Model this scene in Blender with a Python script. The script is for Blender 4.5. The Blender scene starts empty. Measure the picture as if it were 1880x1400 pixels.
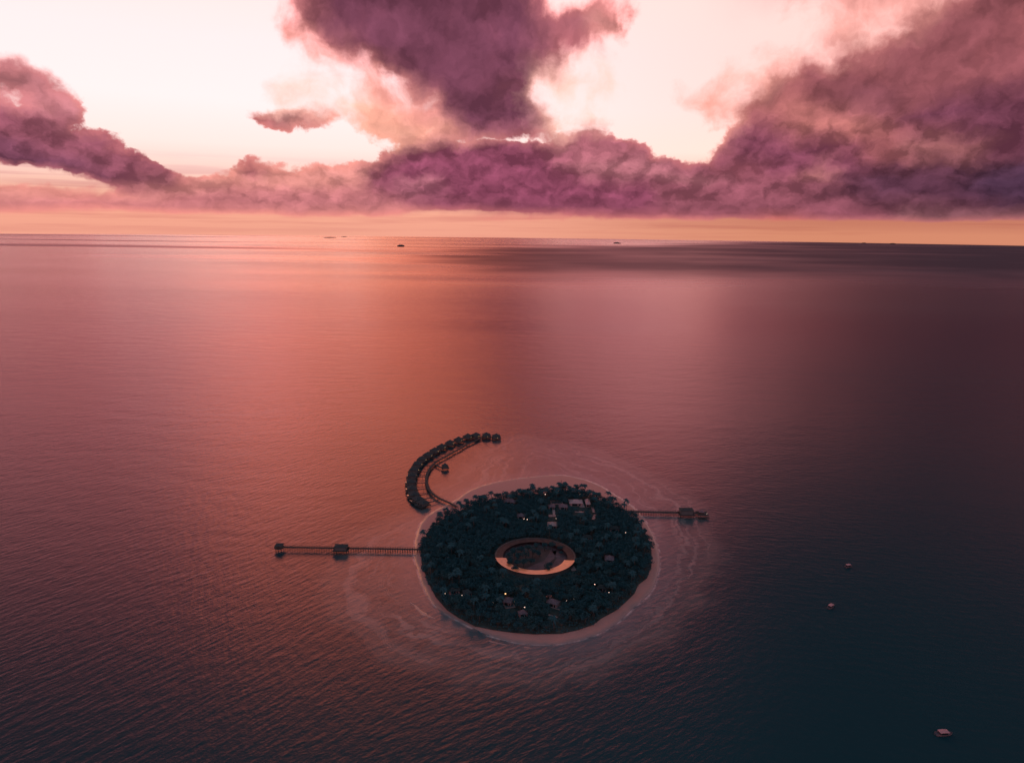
import bpy, math, random
import numpy as np
from mathutils import Vector, Matrix
R = math.radians
rnd = random.Random(7)
scene = bpy.context.scene
COL = scene.collection

# ------------------------------------------------------------------ camera
H = 270.0; FPX = 1253.0; PITCH = R(12.52); ROLL = R(0.68)
fw = Vector((0, math.cos(PITCH), -math.sin(PITCH)))
r0 = Vector((1, 0, 0)); u0 = r0.cross(fw)
rt = r0*math.cos(ROLL) + u0*math.sin(ROLL)
up = u0*math.cos(ROLL) - r0*math.sin(ROLL)
cd = bpy.data.cameras.new('camera'); cam = bpy.data.objects.new('camera', cd); COL.objects.link(cam)
cd.sensor_width = 36; cd.lens = 36*FPX/1880; cd.clip_start = 1; cd.clip_end = 200000
cam.matrix_world = Matrix(((rt.x, up.x, -fw.x, 0), (rt.y, up.y, -fw.y, 0), (rt.z, up.z, -fw.z, H), (0, 0, 0, 1)))
scene.camera = cam
def ray(px, py): return (fw + rt*((px-940)/FPX) - up*((py-700)/FPX)).normalized()
def G(px, py, z=0.0):
    """survey point: where the sight line meets height z"""
    d = ray(px, py); t = (z-H)/d.z
    return Vector((d.x*t, d.y*t, z))
def proj(p):
    v = Vector(p) - Vector((0, 0, H)); w = v.dot(fw)
    return 940+FPX*v.dot(rt)/w, 700-FPX*v.dot(up)/w, w
def lin(c):
    return tuple((v/255/12.92 if v/255 <= .04045 else ((v/255+.055)/1.055)**2.4) for v in c)

# ------------------------------------------------------------------ sky
scene.view_settings.view_transform = 'Standard'; scene.view_settings.look = 'None'
scene.view_settings.exposure = 0; scene.view_settings.gamma = 1
SUN_AZ = R(-12.5); SUN_EL = R(23)
def azel(px, py):
    d = ray(px, py); return math.degrees(math.atan2(d.x, d.y)), math.degrees(math.asin(d.z))
def dirpx(az, el):
    a, e = R(az), R(el)
    d = Vector((math.cos(e)*math.sin(a), math.cos(e)*math.cos(a), math.sin(e)))
    w = max(d.dot(fw), .05)
    return 940+FPX*d.dot(rt)/w, 700-FPX*d.dot(up)/w
def polydist(x, y, P):
    """signed distance to polygon, positive inside (numpy arrays x, y)"""
    P = np.array(P, float); n = len(P); inside = np.zeros(x.shape, bool); dm = np.full(x.shape, 1e18)
    for i in range(n):
        a = P[i]; b = P[(i+1) % n]; e = b-a; L = (e*e).sum()+1e-9
        t = np.clip(((x-a[0])*e[0]+(y-a[1])*e[1])/L, 0, 1)
        dm = np.minimum(dm, (x-a[0]-t*e[0])**2+(y-a[1]-t*e[1])**2)
        c = (a[1] > y) != (b[1] > y)
        with np.errstate(divide='ignore', invalid='ignore'):
            xi = e[0]*(y-a[1])/(e[1] if e[1] != 0 else 1e-9)+a[0]
        inside ^= c & (x < xi)
    d = np.sqrt(dm); return np.where(inside, d, -d)
# banks of cloud: outline, feather, cover, colour
BANKS = [
 # left bank, top part and body
 ([(-400,60),(-100,100),(0,112),(60,128),(110,150),(150,185),(158,225),(90,215),(40,185),(0,180),(-200,190),(-400,200)], 22, .95, (190,120,126)),
 ([(-400,190),(0,195),(60,200),(120,215),(160,235),(205,240),(240,275),(290,305),(350,335),(380,358),(250,352),(120,318),(0,300),(-400,280)], 20, 1.0, (150,84,100)),
 ([(-300,255),(0,255),(80,270),(180,305),(230,330),(100,318),(0,300),(-300,290)], 18, 1.0, (122,70,92)),
 # low pale layer across the left
 ([(-400,330),(0,335),(100,345),(200,360),(330,330),(420,298),(470,290),(560,298),(640,290),(720,300),(760,400),(500,396),(300,388),(0,388),(-400,385)], 22, .80, (218,143,135)),
 ([(-400,365),(0,368),(300,365),(420,340),(700,350),(760,392),(500,390),(200,386),(-400,385)], 14, .95, (196,118,122)),
 ([(450,290),(500,292),(500,325),(460,325)], 10, 1.0, (186,108,114)),
 ([(280,345),(370,350),(360,360),(290,358)], 8, 1.0, (160,90,100)),
 ([(-400,392),(300,392),(760,398),(1000,402),(1000,408),(300,402),(-400,402)], 8, .55, (226,142,130)),
 # small wisp left of centre
 ([(450,215),(530,205),(610,222),(600,238),(500,236)], 12, .95, (190,112,114)),
 ([(500,165),(560,150),(640,190),(720,200),(780,190),(850,225),(900,262),(720,262),(660,225),(560,190)], 30, .62, (238,172,158)),
 ([(560,190),(700,150),(820,190),(900,262),(760,275),(640,240)], 40, .72, (240,170,150)),
 ([(500,140),(560,130),(620,170),(650,215),(560,215),(480,190)], 26, .50, (240,190,178)),
 ([(480,10),(560,40),(680,130),(820,180),(870,240),(800,240),(700,190),(600,130),(520,90)], 30, .66, (226,150,142)),
 ([(985,130),(1080,120),(1180,90),(1190,150),(1110,220),(1040,250),(985,240)], 34, .46, (240,188,172)),
 ([(1240,150),(1400,90),(1560,60),(1700,40),(1600,150),(1330,260),(1290,250)], 44, .52, (228,160,148)),
 # top centre great cloud
 ([(480,-60),(520,20),(590,70),(650,110),(720,140),(780,168),(815,205),(845,248),(920,256),(1000,242),(992,195),(970,155),(990,130),(1035,130),(1045,90),(1100,85),(1160,75),(1165,30),(1130,0),(1060,40),(1000,40),(985,-10),(990,-120),(480,-120)], 26, 1.0, (168,98,108)),
 ([(560,-80),(620,60),(720,115),(795,158),(838,212),(875,244),(975,236),(970,185),(950,150),(990,120),(1000,60),(970,20),(960,-90)], 22, 1.0, (122,68,88)),
 ([(1080,40),(1130,5),(1165,40),(1155,78),(1100,80)], 16, .95, (206,134,130)),
 ([(1195,25),(1215,20),(1240,70),(1225,70)], 10, .6, (232,178,170)),
 # low central band
 ([(650,320),(720,262),(800,255),(880,262),(1000,268),(1050,240),(1085,232),(1120,250),(1150,245),(1200,290),(1260,285),(1320,290),(1500,300),(1880,300),(2300,300),(2300,402),(1880,404),(1500,404),(1200,398),(1000,392),(760,384),(640,350)], 16, 1.0, (150,84,98)),
 ([(730,275),(860,268),(990,275),(1020,310),(1100,340),(1200,350),(1200,388),(980,384),(760,372),(700,330)], 18, 1.0, (142,72,96)),
 ([(1030,240),(1085,232),(1160,262),(1190,290),(1150,300),(1040,285)], 12, 1.0, (172,100,112)),
 ([(1020,292),(1160,290),(1250,305),(1340,330),(1220,332),(1100,325)], 10, 1.0, (186,114,124)),
 ([(725,340),(790,325),(822,345),(790,358),(735,358)], 8, 1.0, (186,112,126)),
 ([(620,395),(1000,398),(1300,402),(1300,410),(900,410)], 10, .70, (206,122,116)),
 # right mass
 ([(1385,-60),(1440,30),(1470,60),(1500,110),(1560,80),(1700,60),(1880,20),(2300,-40),(2300,-100)], 40, .62, (220,150,142)),
 ([(1300,280),(1345,228),(1385,178),(1440,130),(1490,105),(1560,110),(1640,60),(1720,0),(1800,-80),(2300,-120),(2300,300),(1500,320)], 30, 1.0, (168,96,100)),
 ([(1310,285),(1365,222),(1410,225),(1440,255),(1500,250),(1560,270),(1620,330),(1500,330),(1380,300)], 24, 1.0, (132,70,90)),
 ([(1470,120),(1560,90),(1680,40),(1780,-20),(1900,-60),(1900,160),(1700,220),(1500,230)], 34, 1.0, (152,86,93)),
 ([(1530,150),(1600,130),(1640,180),(1620,220),(1560,200)], 24, 1.0, (140,80,90)),
 ([(1420,180),(1560,200),(1640,235),(1560,250),(1440,235)], 20, 1.0, (186,112,108)),
 ([(1650,215),(1720,180),(1820,170),(2300,120),(2300,330),(1880,300),(1760,250),(1660,250)], 24, 1.0, (114,62,80)),
 ([(1640,262),(1760,255),(1850,270),(1800,300),(1660,300)], 16, 1.0, (160,98,100)),
 ([(1560,320),(1700,300),(1880,290),(2300,280),(2300,396),(1880,396),(1600,386),(1500,360)], 26, 1.0, (88,51,68)),
 ([(1780,330),(1880,300),(2300,290),(2300,392),(1880,394)], 26, 1.0, (72,46,66)),
 ([(1600,388),(1660,382),(2300,392),(2300,404),(1620,404)], 7, 1.0, (140,88,96)),
 ([(1495,305),(1520,300),(1525,335),(1500,335)], 8, 1.0, (180,112,112)),
 # haze shower under the band
 ([(1380,400),(1460,400),(1450,440),(1390,440)], 14, .35, (200,112,100)),
]
AZS = [np.linspace(-50, 0, 31), np.linspace(0, 50, 31)]
ELS = [0.0, .7, 1.4, 2.0, 2.7, 3.4, 4.2, 5.0, 5.9, 6.8, 7.8, 8.8, 9.9, 11.0, 12.2, 13.5, 14.9, 16.4, 18.0]
def sky_cells(el, azs):
    out = []
    for az in azs:
        px, py = dirpx(az, el)
        X = np.array([px + o*9 for o in (-1, 0, 1)]*3, float); Y = np.array([py + o*6 for o in (-1,)*3+(0,)*3+(1,)*3], float)
        col = np.tile(np.array(lin((205, 128, 124))), (9, 1)); cov = np.full(9, .0)
        for P, f, c, rgb in BANKS:
            m = np.clip(.5+polydist(X, Y, P)/(2*f), 0, 1); m = m*m*(3-2*m)
            wc = np.clip(m*2.2, 0, 1)          # colour reaches a little beyond the cover
            keep = (cov < .08)
            wcol = np.where(keep, wc, m)
            col = col*(1-wcol[:, None]) + np.array(lin(rgb))*wcol[:, None]
            cov = np.maximum(cov, m*c) if c > .5 else np.maximum(cov, m*c)
        out.append((*col.mean(0), float(cov.mean())))
    return out

world = bpy.data.worlds.new("World"); scene.world = world; world.use_nodes = True
nt = world.node_tree; nt.nodes.clear()
class NT:
    def __init__(s, t): s.t = t
    def n(s, typ, **k):
        nd = s.t.nodes.new(typ)
        for a, b in k.items(): setattr(nd, a, b)
        return nd
    def l(s, a, b): s.t.links.new(a, b)
    def put(s, sock, v):
        if isinstance(v, bpy.types.NodeSocket): s.l(v, sock)
        else: sock.default_value = v
    def m(s, op, a, b=None, c=None, clamp=False):
        nd = s.n('ShaderNodeMath', operation=op); nd.use_clamp = clamp
        s.put(nd.inputs[0], a)
        if b is not None: s.put(nd.inputs[1], b)
        if c is not None: s.put(nd.inputs[2], c)
        return nd.outputs[0]
    def v(s, op, a, b=None, scale=None):
        nd = s.n('ShaderNodeVectorMath', operation=op); s.put(nd.inputs[0], a)
        if b is not None: s.put(nd.inputs[1], b)
        if scale is not None: s.put(nd.inputs['Scale'], scale)
        return nd.outputs['Value' if op in ('LENGTH', 'DOT_PRODUCT') else 'Vector']
    def xyz(s, a=0., b=0., c=0.):
        nd = s.n('ShaderNodeCombineXYZ')
        for i, q in enumerate((a, b, c)): s.put(nd.inputs[i], q)
        return nd.outputs[0]
    def sep(s, a):
        nd = s.n('ShaderNodeSeparateXYZ'); s.l(a, nd.inputs[0]); return nd.outputs
    def noise(s, vec, scale=1., detail=4., rough=.55, lac=2., dist=0., col=False, dim='3D'):
        nd = s.n('ShaderNodeTexNoise', noise_dimensions=dim); s.put(nd.inputs['Vector'], vec)
        nd.inputs['Scale'].default_value = scale; nd.inputs['Detail'].default_value = detail
        nd.inputs['Roughness'].default_value = rough; nd.inputs['Lacunarity'].default_value = lac
        nd.inputs['Distortion'].default_value = dist
        return nd.outputs[1 if col else 0]
    def mr(s, v, a, b, c=0., d=1., kind='LINEAR'):
        nd = s.n('ShaderNodeMapRange', interpolation_type=kind)
        for i, q in enumerate((v, a, b, c, d)): s.put(nd.inputs[i], q)
        return nd.outputs[0]
    def mixc(s, f, a, b, bt='MIX'):
        nd = s.n('ShaderNodeMix', data_type='RGBA', blend_type=bt); nd.clamp_factor = True
        s.put(nd.inputs[0], f); s.put(nd.inputs[6], a); s.put(nd.inputs[7], b)
        return nd.outputs[2]
    def mixf(s, f, a, b):
        nd = s.n('ShaderNodeMix', data_type='FLOAT')
        s.put(nd.inputs[0], f); s.put(nd.inputs[2], a); s.put(nd.inputs[3], b)
        return nd.outputs[0]
    def ramp(s, f, stops, kind='LINEAR'):
        nd = s.n('ShaderNodeValToRGB'); cr = nd.color_ramp; cr.interpolation = kind
        while len(cr.elements) > 1: cr.elements.remove(cr.elements[0])
        for i, (p, c) in enumerate(stops):
            e = cr.elements[0] if i == 0 else cr.elements.new(p)
            e.position = p; e.color = c if len(c) == 4 else (*c, 1)
        s.put(nd.inputs[0], f); return nd.outputs
def c4(*c): return (*lin(c), 1)

W = NT(nt)
gen = W.n('ShaderNodeTexCoord').outputs['Generated']
dv = W.v('NORMALIZE', gen)
dx, dy, dz = W.sep(dv)
az = W.m('MULTIPLY', W.m('ARCTAN2', dx, dy), 180/math.pi)
el = W.m('MULTIPLY', W.m('ARCSINE', dz), 180/math.pi)
# flattened puffs: sheets of cloud are seen more edge-on near the horizon
pe = W.m('MULTIPLY', W.m('LOGARITHM', W.m('ADD', W.m('MAXIMUM', el, 0.), 14.), math.e), 27.)
P2 = W.xyz(az, pe, 0.)
w1 = W.v('SUBTRACT', W.noise(P2, .13, 6, .56, col=True, dim='2D'), (.5, .5, .5))
w2 = W.v('SUBTRACT', W.noise(W.v('ADD', P2, (31., 7., 2.)), .55, 5, .6, col=True, dim='2D'), (.5, .5, .5))
wsum = W.v('ADD', W.v('SCALE', w1, scale=4.6), W.v('SCALE', w2, scale=1.7))
wx, wy, _ = W.sep(wsum)
# the warp dies out towards the horizon, where the cloud base is level
damp = W.mr(el, .9, 4.6, .24, 1., 'SMOOTHSTEP')
azw = W.m('ADD', az, wx)
elw = W.m('ADD', el, W.m('MULTIPLY', W.m('MULTIPLY', wy, .62), damp))
f0 = W.m('DIVIDE', W.m('ADD', azw, 50.), 50., clamp=True)
f1 = W.m('DIVIDE', azw, 50., clamp=True)
half = W.m('GREATER_THAN', azw, 0.)
ccol = cov = None
for k, e in enumerate(ELS):
    cells = [sky_cells(e, A) for A in AZS]
    rs = [W.ramp(f, [(i/30, cells[h][i]) for i in range(31)]) for h, f in ((0, f0), (1, f1))]
    rc = W.mixc(half, rs[0][0], rs[1][0]); ra = W.mixf(half, rs[0][1], rs[1][1])
    if k == 0: ccol, cov = rc, ra
    else:
        t = W.mr(elw, ELS[k-1], e)
        ccol = W.mixc(t, ccol, rc); cov = W.mixf(t, cov, ra)
# open sky
efac = W.m('DIVIDE', W.m('MAXIMUM', el, 0.), 90.)
def E(d): return d/90
OPEN_L = [(E(0), c4(244,166,142)), (E(1.0), c4(250,172,146)), (E(2.2), c4(246,180,156)), (E(3.8), (1.05,.66,.56,1)), (E(6), (1.1,.86,.80,1)),
          (E(9), (1.25,.93,.92,1)), (E(13), (1.8,.90,.90,1)), (E(18), (2.2,.84,.80,1)), (E(25), (2.2,.56,.44,1)), (E(33), (.38,.19,.21,1)), (E(42), (.12,.17,.23,1)), (E(60), (.09,.24,.33,1)), (1, (.09,.25,.35,1))]
OPEN_R = [(E(0), c4(216,140,110)), (E(.6), c4(202,126,102)), (E(2.0), c4(200,124,102)), (E(3.5), c4(252,186,158)), (E(6), (1.5,.82,.70,1)),
          (E(9), (1.4,.76,.69,1)), (E(13), (1.3,.74,.68,1)), (E(18), (1.8,.76,.70,1)), (E(25), (1.7,.46,.42,1)), (E(33), (.26,.15,.19,1)), (E(42), (.07,.13,.18,1)), (E(60), (.07,.20,.28,1)), (1, (.09,.25,.35,1))]
lr = W.mr(az, -8., 26., 0., 1., 'SMOOTHSTEP')
opn = W.mixc(lr, W.ramp(efac, OPEN_L)[0], W.ramp(efac, OPEN_R)[0])
# broken shape of the cloud edges: wispy high up, rounded heads low down
def puff(vec, scale, det=3., smooth=.6):
    nd = W.n('ShaderNodeTexVoronoi', feature='SMOOTH_F1', voronoi_dimensions='2D', normalize=True); W.put(nd.inputs['Vector'], vec)
    nd.inputs['Scale'].default_value = scale; nd.inputs['Detail'].default_value = det; nd.inputs['Roughness'].default_value = .55
    nd.inputs['Smoothness'].default_value = smooth
    return W.m('SUBTRACT', 1., nd.outputs['Distance'])
n1 = W.noise(W.v('ADD', P2, W.v('SCALE', w1, scale=4.)), .30, 8, .56, dim='2D')
pv = W.v('ADD', P2, W.v('SCALE', w2, scale=2.0))
pf = puff(pv, .46)
low = W.mr(el, 6.5, 10.5, 1., 0., 'SMOOTHSTEP')
en = W.mixf(W.m('MULTIPLY', low, .75), W.m('SUBTRACT', n1, .5), W.m('MULTIPLY', W.m('SUBTRACT', pf, .68), 1.1))
edge = W.m('ADD', cov, W.m('MULTIPLY', en, W.m('MULTIPLY', damp, .85)))
alpha = W.mr(edge, W.mixf(low, .24, .38), W.mixf(low, .78, .60), 0., 1., 'SMOOTHSTEP')
# billows: the side turned to the light is paler
pf2 = puff(W.v('ADD', pv, (-.3, .8, 0.)), .46)
b1 = W.noise(pv, .22, 6, .55, dim='2D')
b2 = W.noise(W.v('ADD', pv, (-.4, 1.4, 0.)), .22, 4, .5, dim='2D')
shade = W.m('ADD', W.m('MULTIPLY', W.m('SUBTRACT', pf, pf2), W.mixf(low, .6, 1.9)), W.m('MULTIPLY', W.m('SUBTRACT', b1, b2), 1.6))
shade = W.m('ADD', shade, .95)
shade = W.mixf(W.mr(el, .5, 3., .25, 1.), 1., shade)
shade = W.m('MINIMUM', W.m('MAXIMUM', shade, .62), 1.6)
shade = W.mixf(W.mr(cov, .45, .95, .25, 1.), 1., shade)
cc = W.v('SCALE', ccol, scale=shade)
# thin rims let the light through
rim = W.m('MULTIPLY', W.mr(edge, .45, 1.0, 1., 0., 'SMOOTHSTEP'), .5)
cc = W.mixc(rim, cc, W.v('MULTIPLY', cc, (1.7, 1.5, 1.35)))
# thin level streaks of far cloud in the last degrees above the sea
stx = W.noise(W.xyz(W.m('MULTIPLY', az, .055), W.m('MULTIPLY', el, 1.9), 3.), 1., 5, .6)
stm = W.m('MULTIPLY', W.mr(stx, .46, .64, 0., 1., 'SMOOTHSTEP'), W.m('MULTIPLY', W.mr(el, -.6, .9, .35, 1.), W.mr(el, 3.5, 5.5, 1., 0.)))
opn = W.mixc(W.m('MULTIPLY', stm, .55), opn, W.v('MULTIPLY', opn, (.74, .56, .66)))
skyc = W.mixc(alpha, opn, cc)
# high cloud above the ring of banks, thinning upwards
hi = W.mr(W.noise(W.v('SCALE', dv, scale=2.6), 1., 6, .6), .40, .62, 0., 1., 'SMOOTHSTEP')
hi = W.m('MULTIPLY', hi, W.mr(el, 18., 24., 0., .75, 'SMOOTHSTEP'))
skyc = W.mixc(hi, skyc, W.v('MULTIPLY', opn, (.55, .5, .58)))
# above the frame the painted banks stop
skyc = W.mixc(W.mr(elw, 19., 24., 0., 1., 'SMOOTHSTEP'), skyc, W.mixc(hi, opn, W.v('MULTIPLY', opn, (.55, .5, .58))))
# heavier cloud overhead towards the right, thinner at the far left
hv = W.m('MULTIPLY', W.mr(W.m('ADD', az, W.m('MULTIPLY', wx, .8)), 13., 22., 0., .97, 'SMOOTHSTEP'), W.m('MULTIPLY', W.mr(elw, 14., 21., 0., 1., 'SMOOTHSTEP'), W.mr(el, 34., 50., 1., 0., 'SMOOTHSTEP')))
hv2 = W.m('MULTIPLY', W.mr(az, -24., -42., 0., .75, 'SMOOTHSTEP'), W.mr(elw, 15., 22., 0., 1., 'SMOOTHSTEP'))
skyc = W.mixc(W.m('MAXIMUM', hv, hv2), skyc, W.mixc(hi, (.065, .048, .08, 1), (.035, .035, .06, 1)))
# dusk blue away from the sunset, over a pink band added to light the beach
nis = W.n('ShaderNodeTexSky', sky_type='NISHITA'); nis.sun_disc = False
nis.sun_elevation = SUN_EL; nis.sun_rotation = SUN_AZ
dusk = W.v('ADD', W.v('SCALE', nis.outputs[0], scale=.006), W.ramp(efac, [(0, (1.0,.40,.42,1)), (.12, (.85,.38,.42,1)), (.3, (.34,.28,.35,1)), (.55, (.13,.27,.37,1)), (1, (.09,.25,.35,1))])[0])
back = W.mr(W.m('COSINE', W.m('MULTIPLY', az, math.pi/180)), .55, -.2, 0., 1., 'SMOOTHSTEP')
skyc = W.mixc(back, skyc, dusk)
bg = W.n('ShaderNodeBackground'); W.l(skyc, bg.inputs[0]); bg.inputs[1].default_value = 1.0
W.l(bg.outputs[0], W.n('ShaderNodeOutputWorld').inputs[0])
world.cycles.sampling_method = 'MANUAL'; world.cycles.sample_map_resolution = 512

sl = bpy.data.lights.new('sun', 'SUN'); so = bpy.data.objects.new('sun', sl); COL.objects.link(so)
sl.energy = .32; sl.angle = R(26); sl.color = (1., .34, .12)
sd = Vector((math.sin(SUN_AZ)*math.cos(SUN_EL), math.cos(SUN_AZ)*math.cos(SUN_EL), math.sin(SUN_EL)))
so.rotation_euler = sd.to_track_quat('Z', 'Y').to_euler()

# ------------------------------------------------------------------ helpers
class MB:
    def __init__(s): s.v = []; s.f = []
    def add(s, vs, fs):
        b = len(s.v); s.v += [tuple(q) for q in vs]; s.f += [tuple(i+b for i in f) for f in fs]; return s
    def box(s, x0, x1, y0, y1, z0, z1):
        return s.add([(x, y, z) for z in (z0, z1) for x, y in ((x0, y0), (x1, y0), (x1, y1), (x0, y1))],
                     [(3, 2, 1, 0), (4, 5, 6, 7), (0, 1, 5, 4), (1, 2, 6, 5), (2, 3, 7, 6), (3, 0, 4, 7)])
    def tube(s, pts, rad, n=6, cap=True):
        pts = [Vector(p) for p in pts]; rings = []
        for i, p in enumerate(pts):
            t = (pts[min(i+1, len(pts)-1)]-pts[max(i-1, 0)]).normalized()
            a = t.cross(Vector((0, 0, 1)) if abs(t.z) < .9 else Vector((1, 0, 0))).normalized(); b = t.cross(a)
            r = rad[i] if isinstance(rad, (list, tuple)) else rad
            rings.append([p+a*r*math.cos(2*math.pi*k/n)+b*r*math.sin(2*math.pi*k/n) for k in range(n)])
        vs = [q for g in rings for q in g]; fs = []
        for i in range(len(rings)-1):
            for k in range(n): fs.append((i*n+k, i*n+(k+1) % n, (i+1)*n+(k+1) % n, (i+1)*n+k))
        if cap: fs += [tuple(range(n))[::-1], tuple((len(rings)-1)*n+k for k in range(n))]
        return s.add(vs, fs)
    def hip(s, x0, x1, y0, y1, z0, z1, inset=.45, th=.25, curve=.0):
        """hipped roof with eaves thickness and a kinked slope"""
        w, d = x1-x0, y1-y0; m = min(w, d)*inset
        def ring(q, z): return [(x0+q, y0+q, z), (x1-q, y0+q, z), (x1-q, y1-q, z), (x0+q, y1-q, z)]
        zm = z0+(z1-z0)*(.5-curve)
        vs = ring(0, z0-th)+ring(0, z0)+ring(m*.5, zm)+ring(m, z1)
        fs = [(3, 2, 1, 0)]
        for i in range(3):
            for k in range(4): fs.append((i*4+k, i*4+(k+1) % 4, (i+1)*4+(k+1) % 4, (i+1)*4+k))
        fs.append((12, 13, 14, 15)); return s.add(vs, fs)
    def ball(s, c, r, n=8, m=5):
        vs = [(c[0]+r*math.sin(math.pi*j/m)*math.cos(2*math.pi*i/n), c[1]+r*math.sin(math.pi*j/m)*math.sin(2*math.pi*i/n), c[2]+r*math.cos(math.pi*j/m)) for j in range(m+1) for i in range(n)]
        return s.add(vs, [(j*n+i, (j+1)*n+i, (j+1)*n+(i+1) % n, j*n+(i+1) % n) for j in range(m) for i in range(n)])
    def build(s, name, mat, parent=None, smooth=False):
        me = bpy.data.meshes.new(name); me.from_pydata(s.v, [], s.f); me.update(); me.validate()
        if smooth: me.polygons.foreach_set('use_smooth', [True]*len(me.polygons))
        o = bpy.data.objects.new(name, me); COL.objects.link(o)
        if mat: me.materials.append(mat)
        if parent: o.parent = parent
        return o
def tag(o, label=None, cat=None, group=None, kind=None):
    if label: o['label'] = label
    if cat: o['category'] = cat
    if group: o['group'] = group
    if kind: o['kind'] = kind
    return o
def thing(name, loc, rz=0., label=None, cat=None, group=None):
    o = bpy.data.objects.new(name, None); COL.objects.link(o); o.location = loc; o.rotation_euler = (0, 0, rz)
    o.empty_display_size = .5
    return tag(o, label, cat, group)
def children(o): return KIDS.get(o.name, [])
KIDS = {}
def kid(o):
    if o.parent: KIDS.setdefault(o.parent.name, []).append(o)
    return o
def copy_tree(o, parent=None):
    c = o.copy(); COL.objects.link(c); c.parent = parent
    for ch in o.children_list if hasattr(o, 'children_list') else list(PARTS.get(o, [])): copy_tree(ch, c)
    return c
PARTS = {}
def part(mb, name, mat, parent, smooth=False, label=None):
    o = mb.build(name, mat, parent, smooth); PARTS.setdefault(parent, []).append(o)
    if label: o['label'] = label
    return o
def reg_copy(o, parent=None):
    c = o.copy(); COL.objects.link(c); c.parent = parent
    if parent is not None: PARTS.setdefault(parent, []).append(c)
    for ch in list(PARTS.get(o, [])): reg_copy(ch, c)
    return c

# ------------------------------------------------------------------ materials
def mat(name, col, rough=.8, var=.25, scale=1., bump=0., metal=0., spec=.3, emit=None, es=0.):
    m = bpy.data.materials.new(name); m.use_nodes = True; t = NT(m.node_tree)
    bs = m.node_tree.nodes['Principled BSDF']
    tc = t.n('ShaderNodeTexCoord').outputs['Object']
    nz = t.noise(tc, scale, 5, .6)
    c = t.mixc(t.mr(nz, .3, .7), (*[q*(1-var) for q in col], 1), (*[min(1, q*(1+var)) for q in col], 1))
    t.l(c, bs.inputs['Base Color']); bs.inputs['Roughness'].default_value = rough
    bs.inputs['Metallic'].default_value = metal; bs.inputs['Specular IOR Level'].default_value = spec
    if bump:
        b = t.n('ShaderNodeBump'); b.inputs['Distance'].default_value = bump; t.l(nz, b.inputs['Height']); t.l(b.outputs[0], bs.inputs['Normal'])
    if emit:
        bs.inputs['Emission Color'].default_value = (*emit, 1); bs.inputs['Emission Strength'].default_value = es
    return m
M = {
 'leaf': mat('foliage', (.030, .082, .096), .9, .2, .35, spec=.05),
 'leaf2': mat('foliage_dry', (.034, .082, .09), .9, .2, .35, spec=.05),
 'palm': mat('palm_foliage', (.029, .078, .09), .9, .2, .5, spec=.05),
 'bark': mat('bark', (.09, .08, .075), .9, .3, 2., spec=.05),
 'timber': mat('dark_timber', (.045, .05, .052), .8, .3, 1.5, spec=.15),
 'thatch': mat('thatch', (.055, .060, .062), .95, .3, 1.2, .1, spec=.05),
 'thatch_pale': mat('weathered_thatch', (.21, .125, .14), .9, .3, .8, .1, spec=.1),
 'wall': mat('villa_wall', (.10, .10, .10), .8, .2, 1.),
 'plaster': mat('pale_plaster', (.52, .28, .28), .7, .12, .6),
 'deckpale': mat('pale_deck', (.50, .27, .26), .6, .2, .8),
 'pool': mat('pool_water', (.10, .12, .13), .06, .1, .5, spec=.5),
 'soil': mat('forest_floor', (.05, .06, .055), .95, .4, .15),
 'lawn': mat('lawn', (.07, .05, .05), .9, .35, .12),
 'pave': mat('paving', (.13, .075, .085), .8, .25, .2),
 'hull': mat('boat_hull', (.17, .12, .135), .35, .08, .5),
 'hull_dark': mat('boat_hull_dark', (.06, .07, .09), .4, .1, .5),
 'canopy': mat('boat_canopy', (.46, .23, .24), .5, .1, .8),
 'glass': mat('dark_glass', (.02, .03, .035), .08, .1, .5, spec=.5),
 'roof_orange': mat('ring_roof_orange', (.86, .27, .13), .3, .16, .35, spec=.6),
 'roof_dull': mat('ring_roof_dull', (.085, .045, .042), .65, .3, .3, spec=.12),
 'lamp': mat('lamp_glow', (.9, .8, .7), .5, .05, 1., emit=(1., .66, .52), es=2.0),
 'lamp_warm': mat('warm_lamp_glow', (.9, .7, .5), .5, .05, 1., emit=(1., .55, .22), es=1.7),
 'islet': mat('far_islet', (.06, .05, .06), .95, .3, .02),
}

# ------------------------------------------------------------------ outlines on the ground
def poly(pts, z=0.): return [G(x, y, z) for x, y in pts]
SHORE = poly([(762,1005),(764,985),(772,962),(788,944),(812,930),(838,917),(856,904),(880,893),(915,884),(960,877),(1000,873),(1035,872),(1070,879),(1100,890),(1125,905),(1147,919),(1168,935),(1182,952),(1196,975),(1206,1000),(1211,1025),(1209,1048),(1202,1072),(1190,1092),(1163,1115),(1135,1141),(1100,1162),(1060,1175),(1020,1182),(980,1182),(940,1177),(900,1166),(862,1149),(828,1131),(800,1112),(785,1092),(774,1068),(767,1045),(761,1025)])
GROVE = poly([(772,1008),(774,1035),(785,1068),(800,1097),(820,1120),(842,1135),(872,1150),(905,1157),(940,1162),(980,1165),(1030,1164),(1058,1158),(1088,1148),(1104,1136),(1130,1122),(1150,1105),(1165,1090),(1172,1074),(1188,1062),(1196,1040),(1196,1012),(1190,990),(1180,972),(1172,958),(1150,944),(1125,930),(1095,916),(1060,905),(1030,902),(1000,905),(960,910),(920,917),(880,923),(852,934),(828,946),(806,958),(788,975),(778,992)])
REEF = poly([(592,1060),(590,1095),(620,1145),(680,1195),(760,1232),(850,1256),(980,1266),(1090,1254),(1170,1222),(1240,1165),(1290,1105),(1318,1045),(1318,990),(1290,930),(1240,885),(1150,845),(1050,812),(960,796),(900,812),(850,850),(820,885),(760,935),(690,960),(630,1010)])
XY = lambda P: [(p.x, p.y) for p in P]

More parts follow.
